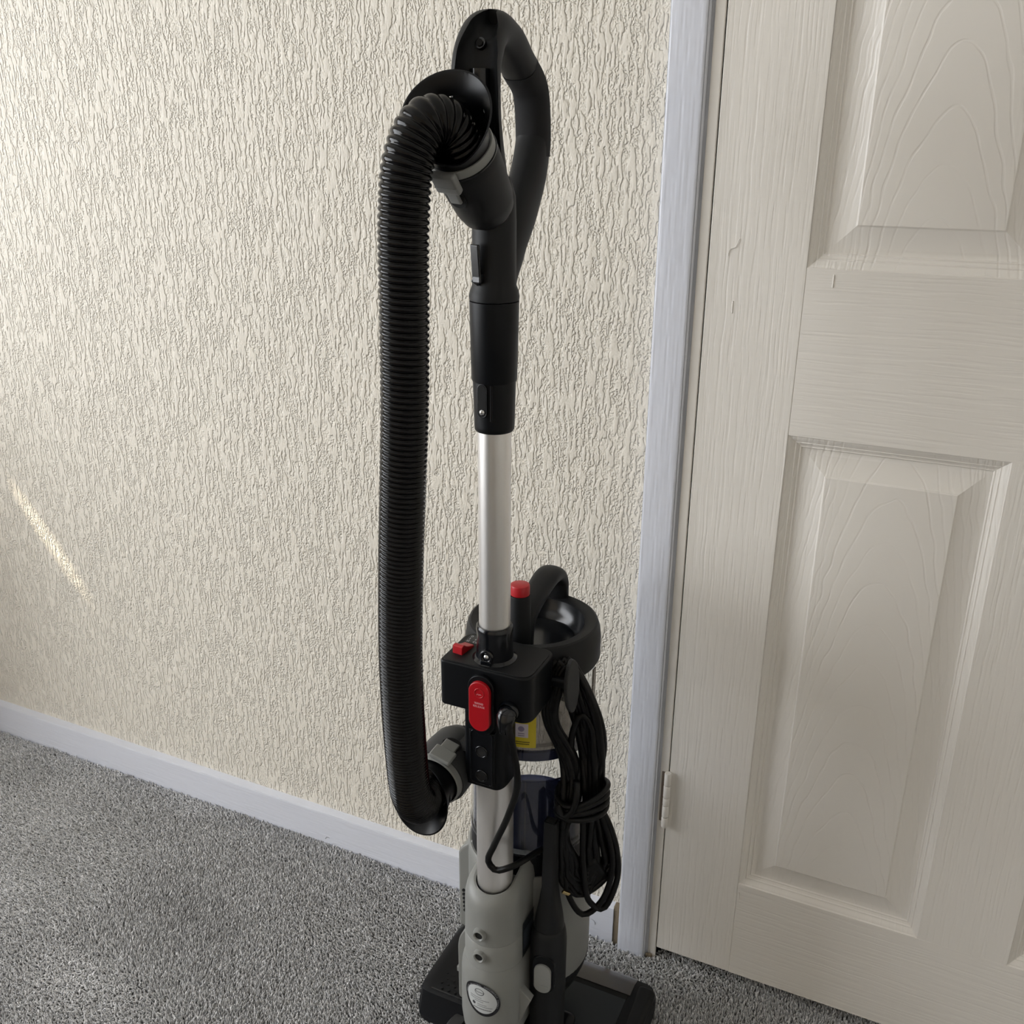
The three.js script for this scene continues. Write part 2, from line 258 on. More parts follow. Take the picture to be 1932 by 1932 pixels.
// six-panel door
{
  const d = new THREE.Group(); d.name = 'door_1'; d.userData = { kind: 'structure', label: 'white six-panel door with embossed wood grain', category: 'door' }; scene.add(d);
  const { x0, x1, y0, y1 } = DOOR, th = -0.036;
  const px = [[-0.1544, 0.0708], [0.1726, 0.398]], py = [[0.1726, 0.8019], [0.984, 1.60], [1.70, 1.872]];
  const bev = (a, b, c, e) => uvMetres(rbox(a, b, c, e, th, 0, 0.0012, 2));
  mesh('stile', bev(x0, px[0][0], y0, y1), M.doorV, d); mesh('stile', bev(px[1][1], x1, y0, y1), M.doorV, d);
  for (const [a, b] of [[y0, py[0][0]], [py[0][1], py[1][0]], [py[1][1], py[2][0]], [py[2][1], y1]]) mesh('rail', uvMetres(box(px[0][0], px[1][1], a, b, th, -0.0001)), M.doorH, d);
  for (const [a, b] of py) mesh('mullion', uvMetres(box(px[0][1], px[1][0], a, b, th, -0.0002)), M.doorV, d);
  // moulded panel: ovolo with two beads, flat sink, bevel rising to a raised field
  const prof = [[0, -0.0002], [0.0012, -0.0016], [0.0035, -0.0026], [0.006, -0.0048], [0.0078, -0.0060], [0.0088, -0.0058], [0.0102, -0.0076], [0.0125, -0.0090], [0.0138, -0.0088], [0.0152, -0.0104], [0.0178, -0.0110], [0.0215, -0.0110], [0.0430, -0.0042], [0.0448, -0.0026], [0.0462, -0.0024]];
  for (const [a, b] of px) for (const [c, e] of py) {
    const pos = [], uv = []; const W = b - a, H = e - c;
    const ring = ([o, z]) => [[a + o, c + o, z], [b - o, c + o, z], [b - o, e - o, z], [a + o, e - o, z]];
    const tri = (...q) => q.forEach((p) => { pos.push(...p); uv.push((p[0] - a) / W, (p[1] - c) / H * Math.min(1, H / 0.63)); });
    for (let k = 0; k < prof.length - 1; k++) { const r = ring(prof[k]), s = ring(prof[k + 1]); for (let j = 0; j < 4; j++) { const n = (j + 1) % 4; tri(r[j], r[n], s[n]); tri(r[j], s[n], s[j]); } }
    const s = ring(prof.at(-1)); tri(s[0], s[1], s[2]); tri(s[0], s[2], s[3]);
    const g = new THREE.BufferGeometry(); g.setAttribute('position', new THREE.Float32BufferAttribute(pos, 3)); g.setAttribute('uv', new THREE.Float32BufferAttribute(uv, 2)); g.computeVertexNormals();
    mesh('panel', crease(g, 0.35), M.doorPanel, d);
    mesh('panel_back', box(a, b, c, e, th, -0.02), M.paint, d);
  }
  for (const yc of [0.2775, 1.0 + 0.76]) {
    const h = new THREE.Group(); h.name = 'hinge'; h.userData.label = 'painted butt hinge with five knuckles'; d.add(h);
    const cuts = [[-0.0435, -0.0275], [-0.0265, -0.0085], [-0.0075, 0.0040], [0.0050, 0.0235], [0.0245, 0.0435]];
    for (const [a, b] of cuts) mesh('knuckle', lathe([[0, a], [0.0042, a], [0.0047, a + .001], [0.0047, b - .001], [0.0042, b], [0, b]], 20, M4(-0.2600, yc, 0.0040)), M.paint, h);
    mesh('hinge_leaf', rbox(-0.2690, -0.2612, yc - .038, yc + .042, -0.004, 0.0012, .0006), M.hingeDark, h, 'dark worn hinge leaf showing beside the knuckles');
  }
  mesh('stray_thread', tube([[-0.2383, 0.992, .0006], [-0.2372, 0.9985, .001], [-0.2345, 1.0003, .0008], [-0.2312, 1.0015, .001], [-0.2288, 1.0065, .0012], [-0.2272, 1.0105, .0007]], 0.0004, 6, 0.001), M.paint, d, 'fine painted-over thread stuck to the door');
  for (const [x, y, l] of [[-0.1265, 0.972, .012], [-0.1520, 0.153, .010], [-0.229, 0.938, .012]]) mesh('paint_run', at(new THREE.CapsuleGeometry(0.0009, l, 4, 8), x, y, -0.0001), M.paint, d);
}

// carpet pile: short twisted tufts, leaning in brushed patches
{
  const tuft = (() => { const rings = []; for (let k = 0; k <= 3; k++) { const t = k / 3, r = [1.05, 1.25, 1.2, 0.6][k] * 1e-3, a0 = t * 2.4, ring = []; for (let j = 0; j < 5; j++) { const a = a0 + j / 5 * 2 * Math.PI; ring.push(V(Math.cos(a) * r + 0.0010 * t * t, t * 0.0066, Math.sin(a) * r * 0.8)); } rings.push(ring); } return merge(skin(rings, { crease: 0 })); })();
  const sp = 0.0023, xs = [-1.95, 0.55], zs = [0.001, 0.95], list = [];
  for (let x = xs[0]; x < xs[1]; x += sp) for (let z = zs[0]; z < zs[1]; z += sp) {
    if (z > 0.62 + 0.5 * (x + 1.0) + 0.6 && x < -1.0) continue;
    list.push(x, z);
  }
  for (let x = DOOR.x0; x < 0.5; x += sp) for (let z = -0.05; z < zs[0]; z += sp) list.push(x, z);
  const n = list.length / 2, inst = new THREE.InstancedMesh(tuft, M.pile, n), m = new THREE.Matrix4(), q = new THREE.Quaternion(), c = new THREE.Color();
  for (let i = 0; i < n; i++) {
    const x = list[i * 2] + (rnd() - .5) * sp * 1.1, z = list[i * 2 + 1] + (rnd() - .5) * sp * 1.1;
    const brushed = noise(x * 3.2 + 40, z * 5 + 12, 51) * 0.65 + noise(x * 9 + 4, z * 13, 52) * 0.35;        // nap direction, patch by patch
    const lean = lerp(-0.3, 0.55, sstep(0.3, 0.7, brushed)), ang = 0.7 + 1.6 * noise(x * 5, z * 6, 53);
    q.setFromEuler(new THREE.Euler(Math.sin(ang) * lean + (rnd() - .5) * 0.7, rnd() * 6.28, -Math.cos(ang) * lean + (rnd() - .5) * 0.7));
    const s = 0.8 + rnd() * 0.45;
    m.compose(V(x, -0.0065, x < DOOR.x0 ? Math.max(z, 0.0015) : z), q, V(s, s * (0.85 + rnd() * 0.25), s)); inst.setMatrixAt(i, m);
    const k = rnd(), b = 0.46 + 0.42 * k * k + 0.16 * rnd() + 0.40 * (brushed - 0.5);  // nap shading of the patches is painted into the tuft colour
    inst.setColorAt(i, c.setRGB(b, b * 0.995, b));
  }
  inst.name = 'carpet_pile'; inst.userData = { kind: 'stuff', label: 'grey twisted carpet pile with brushed patches, their nap shading painted into the colour', category: 'carpet' };
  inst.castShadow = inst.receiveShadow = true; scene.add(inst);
}

// added chest, out of view: put here to shade and warm the wall foot
{
  const c = thing('added_shade_chest', 'added unseen brown wooden chest that shades and warms the wall foot', 'chest', [-2.26, 0, 0.225]);
  M.oak = std({ color: lin(0.20, 0.105, 0.05), roughness: 0.5, bumpMap: grainH, bumpScale: 0.0003 });
  mesh('body', rbox(-0.38, 0.38, 0.05, 0.72, -0.215, 0.2, 0.004), M.oak, c); mesh('top', rbox(-0.4, 0.4, 0.72, 0.745, -0.22, 0.215, 0.005), M.oak, c);
  for (const x of [-.34, .34]) for (const z of [-.18, .16]) mesh('foot', rbox(x - .025, x + .025, 0, .05, z - .025, z + .025, .004), M.oak, c);
  for (let k = 0; k < 3; k++) { const d = mesh('drawer', rbox(-0.36, 0.36, 0.07 + k * 0.215, 0.275 + k * 0.215, 0.2, 0.215, .003), M.oak, c); for (const x of [-.2, .2]) mesh('knob', at(new THREE.SphereGeometry(.014, 16, 12), x, 0.172 + k * 0.215, 0.228), M.oak, d); }
}
// ---------------------------------------------------------------- upright vacuum cleaner; x to its right, z to its rear, origin on the floor under the wand
const vac = thing('upright_vacuum_cleaner', 'black and grey upright vacuum cleaner with corrugated hose, red buttons and coiled cable', 'vacuum cleaner', [-0.384, 0, 0.278]);

// wand
{
  const w = mesh('wand', lathe([[0.0150, 0.62], [0.0161, 0.62], [0.0161, 0.872], [0.0150, 0.872]]), M.alu, vac, 'brushed silver metal wand');
  const low = mesh('lower_wand', lathe([[0.0195, 0.30], [0.0205, 0.30], [0.0205, 0.48], [0.0195, 0.48]]), M.alu, vac, 'silver metal tube rising from the grey base');
  const c = mesh('wand_collar', lathe([[0.0165, 0.646], [0.0178, 0.6465], [0.0189, 0.645], [0.0192, 0.641], [0.0186, 0.637], [0.0189, 0.618], [0.0196, 0.611], [0.0232, 0.6085], [0.0236, 0.6065], [0.0236, 0.600]]), M.blackGloss, vac);
  const e = V(0.0, 0.6175, 0.0192);
  mesh('lock_eyelet', [at(new THREE.TorusGeometry(0.0058, 0.0020, 10, 24), e.x, e.y, e.z, 0, 0, 0), at(rbox(-0.0062, 0.0062, -0.010, -0.004, -0.004, 0.003, 0.0012), e.x, e.y, e.z, 0, 0, 0)], M.blackGloss, c);
  mesh('lock_ball', at(new THREE.SphereGeometry(0.0034, 16, 12), e.x, e.y, e.z - .0005), M.steel, c, 'silver spring ball');
  const s2 = mesh('wand_socket', lathe([[0.0161, 0.852], [0.0178, 0.852], [0.0189, 0.854], [0.0191, 0.857], [0.0201, 0.902], [0.0201, 0.91]]), M.black, vac);
  const a = -0.13, R = 0.0199, P = (r, y) => [Math.sin(a) * r, y, Math.cos(a) * r];
  mesh('lock_slot', at(extr(capsuleShape(0.0088, 0.030), 0.0012, 0.0005), ...P(R - .0006, 0.884), 0, a, 0), M.hole, s2, 'dark recessed slot');
  mesh('slot_rim', at((() => { const s = capsuleShape(0.0105, 0.032); s.holes.push(new THREE.Path(capsuleShape(0.0085, 0.0298).getPoints(16))); return extr(s, 0.0014, 0.0003); })(), ...P(R - .0008, 0.884), 0, a, 0), M.blackGloss, s2);
  mesh('lock_ball', at(new THREE.SphereGeometry(0.0030, 16, 12), ...P(R + .0002, 0.8735)), M.steel, s2, 'silver spring ball');
  mesh('slot_ridge', at(rbox(-.0012, .0012, -.017, .017, -.001, .0014, .0006), Math.sin(0.32) * R, 0.882, Math.cos(0.32) * R, 0, 0.32, 0), M.black, s2);
  mesh('socket_sleeve', lathe([[0.0195, 0.8995], [0.0205, 0.8995], [0.0213, 0.9015], [0.0226, 0.972], [0.0226, 0.9725], [0.0205, 0.9728]]), M.black, vac);
}
// handle
{
  const neck = mesh('handle_neck', [lathe([[0.0200, 0.9722], [0.0226, 0.9735], [0.0229, 0.977], [0.0218, 0.982], [0.0200, 0.9865], [0.0197, 0.995], [0.0196, 1.04], [0.019, 1.062], [0.014, 1.078], [0, 1.084]])], M.charcoal, vac);
  // small cord hook on the neck
  const a = -0.27; mesh('cord_hook', [at(rbox(-.0048, .0048, -.016, .016, .001, .0042, .0012), Math.sin(a) * .0215, 1.008, Math.cos(a) * .0215, 0.12, a, 0), at(rbox(-.0048, .0048, -.018, -.009, -.004, .0038, .0014), Math.sin(a) * .0205, 1.008, Math.cos(a) * .0205, 0, a, 0), at(rbox(.002, .010, -.018, -.013, -.002, .003, .0012), Math.sin(a) * .0205, 1.008, Math.cos(a) * .0205, 0, a + .2, -.5)], M.blackGloss, neck);
  // loop: [y, z, half width, half depth]
  const loop = sweepYZ([[0.955, -0.010, .008, .010], [0.985, -0.016, .0125, .013], [1.015, -0.030, .0140, .018], [1.048, -0.053, .0150, .0215], [1.080, -0.074, .0155, .0190], [1.115, -0.083, .0155, .0140], [1.150, -0.075, .0155, .0140], [1.170, -0.047, .0160, .0140], [1.187, -0.016, .0175, .0145], [1.190, 0.012, .0190, .0155], [1.170, 0.030, .0198, .0170], [1.140, 0.034, .0200, .0180], [1.110, 0.030, .0200, .0180], [1.075, 0.018, .0195, .0175], [1.045, 0.004, .018, .015]], 110, 40);
  const cav = sweepYZ([[1.201, 0.012, .0045, .007], [1.193, 0.030, .0115, .0130], [1.172, 0.0440, .0165, .0180], [1.140, 0.047, .0185, .0195], [1.110, 0.044, .0185, .0195], [1.085, 0.038, .0180, .0185]], 40, 32, 0.0055);
  const ev = new Evaluator(); ev.attributes = ['position', 'normal']; ev.useGroups = false;
  const A = new Brush(mergeVertices(stripUV(loop))), B = new Brush(mergeVertices(stripUV(cav))); A.updateMatrixWorld(); B.updateMatrixWorld();
  let g = loop; try { g = ev.evaluate(A, B, SUBTRACTION).geometry; } catch (e) { console.log('csg', e.message); }
  g = crease(mergeVertices(stripUV(g), 1e-6), 0.6);
  const h = mesh('handle_loop', g, M.charcoal, vac, 'dark plastic loop handle, hollow on its rear side');
  mesh('grip_pad', sweepYZ([[1.0935, -0.0822, .0158, .0146], [1.115, -0.0830, .0160, .0146], [1.150, -0.075, .0160, .0146], [1.167, -0.0515, .0162, .0146]], 40, 40), M.grip, h, 'soft textured grip on the far bar of the loop');
  mesh('inner_post', [cyl(.0085, .0085, .062, 0.002, 1.130, 0.030), cyl(.0045, .0045, .012, 0.001, 1.178, 0.022, 1.2)], M.blackGloss, h);
  mesh('boss_screw', cyl(.0028, .0028, .014, 0.001, 1.178, 0.0225, 1.2, 0, 12), M.hole, h);
  // angled hose cuff
  const dir = V(0, 0.70, 0.714), mouth = V(0, 1.097, 0.058), m = axisMatrix(mouth, dir);
  const cup = mesh('hose_cuff', lathe([[0, -0.074], [0.010, -0.0735], [0.018, -0.070], [0.0235, -0.063], [0.0260, -0.052], [0.0275, -0.03], [0.0288, -0.010], [0.0290, -0.002], [0.0285, 0], [0.0262, 0]], 56, m), M.charcoal, vac);
  mesh('cuff_ring', lathe([[0.0262, -0.001], [0.0282, -0.0008], [0.0284, 0.0075], [0.0278, 0.0085], [0.0255, 0.0085]], 56, m), M.grey, cup, 'light grey ring round the cuff mouth');
  mesh('seal_ring', lathe([[0.0284, -0.0012], [0.0294, -0.0008], [0.0294, 0.0006], [0.0280, 0.0008]], 56, m), M.blackGloss, cup);
  // latch on the side of the cuff that faces the room
  const la = (g, phi, y, r, tilt = 0) => { g.applyMatrix4(new THREE.Matrix4().makeRotationX(tilt)); g.translate(0, y, r); g.applyMatrix4(new THREE.Matrix4().makeRotationY(phi)); g.applyMatrix4(m); return g; };
  const ph = -0.12;
  const latch = mesh('latch_button', [la(rbox(-.0115, .0115, -.0085, .0115, -.002, .0052, .0025), ph, -0.001, .0290), la(rbox(-.0105, .0105, -.0015, -.0003, -.001, .0058, .0005), ph, -0.001, .0290), la(rbox(-.0055, .0055, -.0215, -.007, -.001, .0030, .0016), ph, -0.002, .0284)], M.greyMid, cup, 'mid grey sliding latch');
  mesh('latch_recess', la(extr(capsuleShape(0.0165, 0.020), .0012, .0004), ph, -0.021, .0274), M.hole, cup);
  bell(m, 0.0245, 0.0415, 0.042, Math.PI + 0.45, cup, 'bell_mouth');
}
function stripUV(g) { g = g.clone(); g.deleteAttribute('uv'); return g; }
// flared strain relief, long on the outer side of the bend (angle phi0 round the axis), with slots
function bell(m, r0, r1, len, phi0, parent, name) {
  const nf = 64, nl = 14, thick = 0.0017, geos = [];
  const pt = (phi, t, off) => { const c = 0.5 + 0.5 * Math.cos(phi - phi0), L = len * (0.30 + 0.70 * Math.pow(c, 0.7)), s = t, r = r0 + (r1 - r0) * (0.25 + 0.75 * c) * Math.pow(s, 2.1) + off; return V(Math.sin(phi) * r, 0.004 + L * s, Math.cos(phi) * r).applyMatrix4(m); };
  const rings = [];
  for (let k = 0; k <= nl; k++) rings.push(Array.from({ length: nf }, (_, j) => pt(j / nf * 2 * Math.PI, k / nl, 0)));
  for (let k = nl; k >= 0; k--) rings.push(Array.from({ length: nf }, (_, j) => pt(j / nf * 2 * Math.PI, k / nl, thick)));
  const idx = [], pos = []; rings.forEach((r) => r.forEach((p) => pos.push(p.x, p.y, p.z)));
  const slot = (j, k) => { const phi = j / nf * 2 * Math.PI, d = Math.atan2(Math.sin(phi - phi0), Math.cos(phi - phi0)), kk = k <= nl ? k : 2 * nl - k; return kk >= 7 && kk < 9 && (Math.abs(d + 0.25) < 0.26 || Math.abs(d - 1.35) < 0.13 || Math.abs(d - 1.0) < 0.1 || Math.abs(d + 1.2) < 0.1); };
  for (let i = 0; i < rings.length - 1; i++) for (let j = 0; j < nf; j++) { if (i !== nl && slot(j + .5, i)) continue; const a = i * nf + j, b = i * nf + (j + 1) % nf, c = a + nf, d = b + nf; idx.push(a, d, b, a, c, d); }
  const g = new THREE.BufferGeometry(); g.setAttribute('position', new THREE.Float32BufferAttribute(pos, 3)); g.setIndex(idx);
  return mesh(name, crease(g, 0.9), M.bell, parent, 'flared black strain relief round the hose');
}
// corrugated hose
{
  const pts = [[-0.052, 0.463, 0.028], [-0.050, 0.461, 0.055], [-0.0455, 0.469, 0.086], [-0.0425, 0.497, 0.105], [-0.043, 0.55, 0.111], [-0.0445, 0.64, 0.1115], [-0.0405, 0.74, 0.1115], [-0.0345, 0.83, 0.1115], [-0.030, 0.90, 0.1115], [-0.0275, 0.97, 0.1115], [-0.0245, 1.055, 0.1115], [-0.0205, 1.095, 0.1075], [-0.0125, 1.1185, 0.0945], [-0.0045, 1.1190, 0.0790], [0, 1.104, 0.064]];
  const curve = new THREE.CatmullRomCurve3(pts.map((p) => V(...p)), false, 'centripetal'), L = curve.getLength();
  const N = 1500, seg = 36, ps = curve.getSpacedPoints(N); const rings = []; let nrm = V(1, 0, 0), ph = 0;
  for (let k = 0; k <= N; k++) {
    const tg = ps[Math.min(k + 1, N)].clone().sub(ps[Math.max(k - 1, 0)]).normalize(); nrm.addScaledVector(tg, -nrm.dot(tg)).normalize(); const bn = tg.clone().cross(nrm);
    const h = ps[k].y, pitch = lerp(0.0033, 0.0058, sstep(0.46, 1.12, h)); ph += L / N / pitch; const ring = [];
    for (let j = 0; j < seg; j++) { const a = j / seg * 2 * Math.PI, w = ph + j / seg, f = w - Math.floor(w), prof = Math.pow(Math.abs(Math.cos(Math.PI * f)), 0.8), r = 0.0186 + 0.0021 * prof; ring.push(ps[k].clone().addScaledVector(nrm, Math.cos(a) * r).addScaledVector(bn, Math.sin(a) * r)); }
    rings.push(ring);
  }
  mesh('hose', skin(rings, { crease: 0, caps: false }), M.hose, vac, 'glossy black corrugated hose looping from handle to base');
}
// switch housing behind the wand
{
  const s = new THREE.Shape(), x0 = -0.0505, x1 = 0.0525, z0 = -0.040, z1 = 0.0285, r = 0.015, r2 = 0.007;
  s.moveTo(x0 + r2, -z1); s.lineTo(x1 - r, -z1); s.quadraticCurveTo(x1, -z1, x1, -z1 + r); s.lineTo(x1, -z0 - r); s.quadraticCurveTo(x1, -z0, x1 - r, -z0); s.lineTo(x0 + r, -z0); s.quadraticCurveTo(x0, -z0, x0, -z0 - r); s.lineTo(x0, -z1 + r2); s.quadraticCurveTo(x0, -z1, x0 + r2, -z1);
  const g = extr(s, 0.0480, 0.0022, 4); g.applyMatrix4(M4(0, 0.557, 0, -Math.PI / 2));
  const hb = mesh('switch_housing', g, M.black, vac);
  mesh('top_plate', (() => { const t = extr(s, 0.0008, 0.0004, 2); t.applyMatrix4(M4(0, 0, 0, 0, 0, 0, [0.95, 0.93, 1])); t.applyMatrix4(M4(0, 0.6069, 0, -Math.PI / 2)); return t; })(), M.charcoal, hb);
  const ns = new THREE.Shape(); const a0 = -0.0225, a1 = 0.0215, b0 = -0.014, b1 = 0.028, q = 0.012;
  ns.moveTo(a0, -b1 + .004); ns.quadraticCurveTo(a0, -b1, a0 + .004, -b1); ns.lineTo(a1 - .011, -b1); ns.quadraticCurveTo(a1, -b1, a1, -b1 + .018); ns.lineTo(a1, -b0 - q); ns.quadraticCurveTo(a1, -b0, a1 - q, -b0); ns.lineTo(a0 + q, -b0); ns.quadraticCurveTo(a0, -b0, a0, -b0 - q); ns.closePath();
  const ng = extr(ns, 0.095, 0.0015, 3); ng.applyMatrix4(M4(0, 0.465, 0, -Math.PI / 2));
  const nk = mesh('spine_housing', ng, M.black, vac);
  // raised spine with the red release button and a recess with two bolts
  mesh('spine_cover', [at(extr(capsuleShape(0.0295, 0.070), 0.006, 0.001), 0, 0.5675, 0.0265), at(extr((() => { const p = new THREE.Shape(); p.moveTo(-.0147, -.033); p.lineTo(.0147, -.033); p.lineTo(.0147, .033); p.lineTo(-.0147, .033); p.closePath(); return p; })(), 0.0045, .001), 0, 0.503, 0.0265)], M.black, nk);
  const btn = mesh('release_button', at(extr(capsuleShape(0.0238, 0.0575), 0.0042, 0.0012, 4), 0, 0.5685, 0.0322), M.red, vac, 'bright red wand release button');
  mesh('button_dimple', at(new THREE.TorusGeometry(0.0052, 0.0006, 8, 24), 0.0004, 0.585, 0.0376), M.red, btn);
  const txt = canvas(256, 320, (c, w, h) => { c.fillStyle = '#ae0e1b'; c.fillRect(0, 0, w, h); c.fillStyle = '#d0a0a4'; c.textAlign = 'center'; c.font = 'bold 46px sans-serif'; c.fillText('WAND', w / 2, 226); c.fillText('RELEASE', w / 2, 276); c.lineWidth = 7; c.strokeStyle = '#d0a0a4'; c.beginPath(); c.arc(w / 2 - 14, 78, 18, Math.PI, 2 * Math.PI); c.arc(w / 2 + 22, 78, 18, Math.PI, 1.85 * Math.PI); c.stroke(); });
  mesh('button_print', at(new THREE.PlaneGeometry(0.0185, 0.0231), 0, 0.5765, 0.03765), std({ map: txt, roughness: 0.35 }), btn);
  const rec = mesh('bolt_recess', at((() => { const sh = (w, h, r) => { const p = new THREE.Shape(); p.moveTo(-w + r, -h); p.lineTo(w - r, -h); p.quadraticCurveTo(w, -h, w, -h + r); p.lineTo(w, h - r); p.quadraticCurveTo(w, h, w - r, h); p.lineTo(-w + r, h); p.quadraticCurveTo(-w, h, -w, h - r); p.lineTo(-w, -h + r); p.quadraticCurveTo(-w, -h, -w + r, -h); return p; }; const o = sh(.0128, .0325, .005); o.holes.push(new THREE.Path(sh(.0118, .0315, .0045).getPoints(8))); return extr(o, .0014, .0003); })(), 0, 0.5035, 0.0310), M.blackGloss, nk);
  for (const y of [0.5115, 0.4815]) { mesh('bolt_rim', at(new THREE.TorusGeometry(0.0063, 0.0011, 8, 28), 0, y, 0.0325), M.blackGloss, nk); mesh('bolt_hole', cyl(.0055, .0055, .003, 0, y, 0.0312, Math.PI / 2), M.hole, nk); }
  // rocker switch and its legend on the housing top
  const sw = mesh('rocker_switch', at((() => { const p = new THREE.Shape(); p.moveTo(0, 0); p.lineTo(.0235, 0); p.lineTo(.0225, .0026); p.quadraticCurveTo(.011, .0050, .0062, .0095); p.quadraticCurveTo(.003, .0108, .0005, .0085); p.closePath(); return extr(p, .0105, .0008, 2); })(), -0.0430, 0.6075, 0.0112, 0, Math.PI / 2 - .12, 0), M.red, vac, 'red rocker switch');
  const leg = canvas(256, 160, (c, w, h) => { c.fillStyle = '#2c2d2e'; c.fillRect(0, 0, w, h); c.fillStyle = '#d5d7d8'; c.font = '44px sans-serif'; c.fillText('0', 14, 46); c.fillText('Off', 74, 46); c.fillText('I', 18, 98); c.fillText('Hard fl', 74, 98); c.fillText('II', 12, 150); c.fillText('Carpet', 74, 150); });
  mesh('switch_legend', at(new THREE.PlaneGeometry(0.030, 0.0165), -0.0285, 0.60835, -0.0235, -Math.PI / 2, 0, 0), std({ map: leg, roughness: 0.5 }), vac, 'white printed switch legend');
  // cable outlet
  mesh('cable_outlet', [at(lathe([[0.0115, 0], [0.0112, .006], [0.0095, .0095], [0.0085, .011]], 32), 0.030, 0.567, 0.026, Math.PI / 2 - .25), at(lathe([[0.004, 0], [0.0095, 0], [0.0102, .002], [0.0085, .010], [0.0055, .0175], [0.0042, .019], [0.004, 0.02]], 28), 0.0315, 0.569, 0.0375, Math.PI * 0.86), at(new THREE.SphereGeometry(0.0100, 24, 16), 0.031, 0.567, 0.036)], M.blackGloss, vac);
}
// hose elbow at the left of the spine
{
  const dir = V(-0.03, -0.10, 0.995), c = V(-0.0525, 0.4650, 0.034), m = axisMatrix(c, dir);
  const e = mesh('hose_elbow', [lathe([[0, -0.066], [0.016, -0.065], [0.026, -0.059], [0.0315, -0.048], [0.0335, -0.03], [0.0335, -0.002], [0.0325, 0], [0.030, 0]], 48, m)], M.charcoalLight, vac);
  const br = new THREE.Shape(); br.moveTo(-0.050, 0.4975); br.lineTo(-0.020, 0.5005); br.lineTo(-0.020, 0.458); br.lineTo(-0.048, 0.442); br.closePath();
  const bg = new THREE.ExtrudeGeometry(br, { depth: 0.030, bevelEnabled: true, bevelThickness: .008, bevelSize: .006, bevelOffset: -.006, bevelSegments: 1 });
  bg.translate(0, 0, -0.022); mesh('elbow_bridge', bg, M.charcoal, e);
  mesh('cuff_ring', lathe([[0.0290, -.0005], [0.0306, -.0003], [0.0304, .0065], [0.0285, .0075]], 48, m), M.grey, e, 'light grey ring round the lower hose cuff');
  const cl = [rbox(-.0125, .0125, -.009, .009, -.0015, .0035, .0018), at(rbox(-.0085, .0085, -.0225, -.008, -.0015, .0022, .0012), 0, 0, 0)];
  const put = (g) => { g.applyMatrix4(new THREE.Matrix4().makeTranslation(0, 0.000, 0.0336)); g.applyMatrix4(new THREE.Matrix4().makeRotationY(Math.PI - 0.30)); g.applyMatrix4(m); return g; };
  mesh('latch_button', cl.map(put), M.grey, e, 'pale grey latch on the lower cuff');
  mesh('latch_recess', put(extr(capsuleShape(.021, .020), .0006, .0003).translate(0, -.019, -.0008)), M.hole, e);
  bell(m, 0.0245, 0.0370, 0.044, 0.15, e, 'bell_mouth');
}
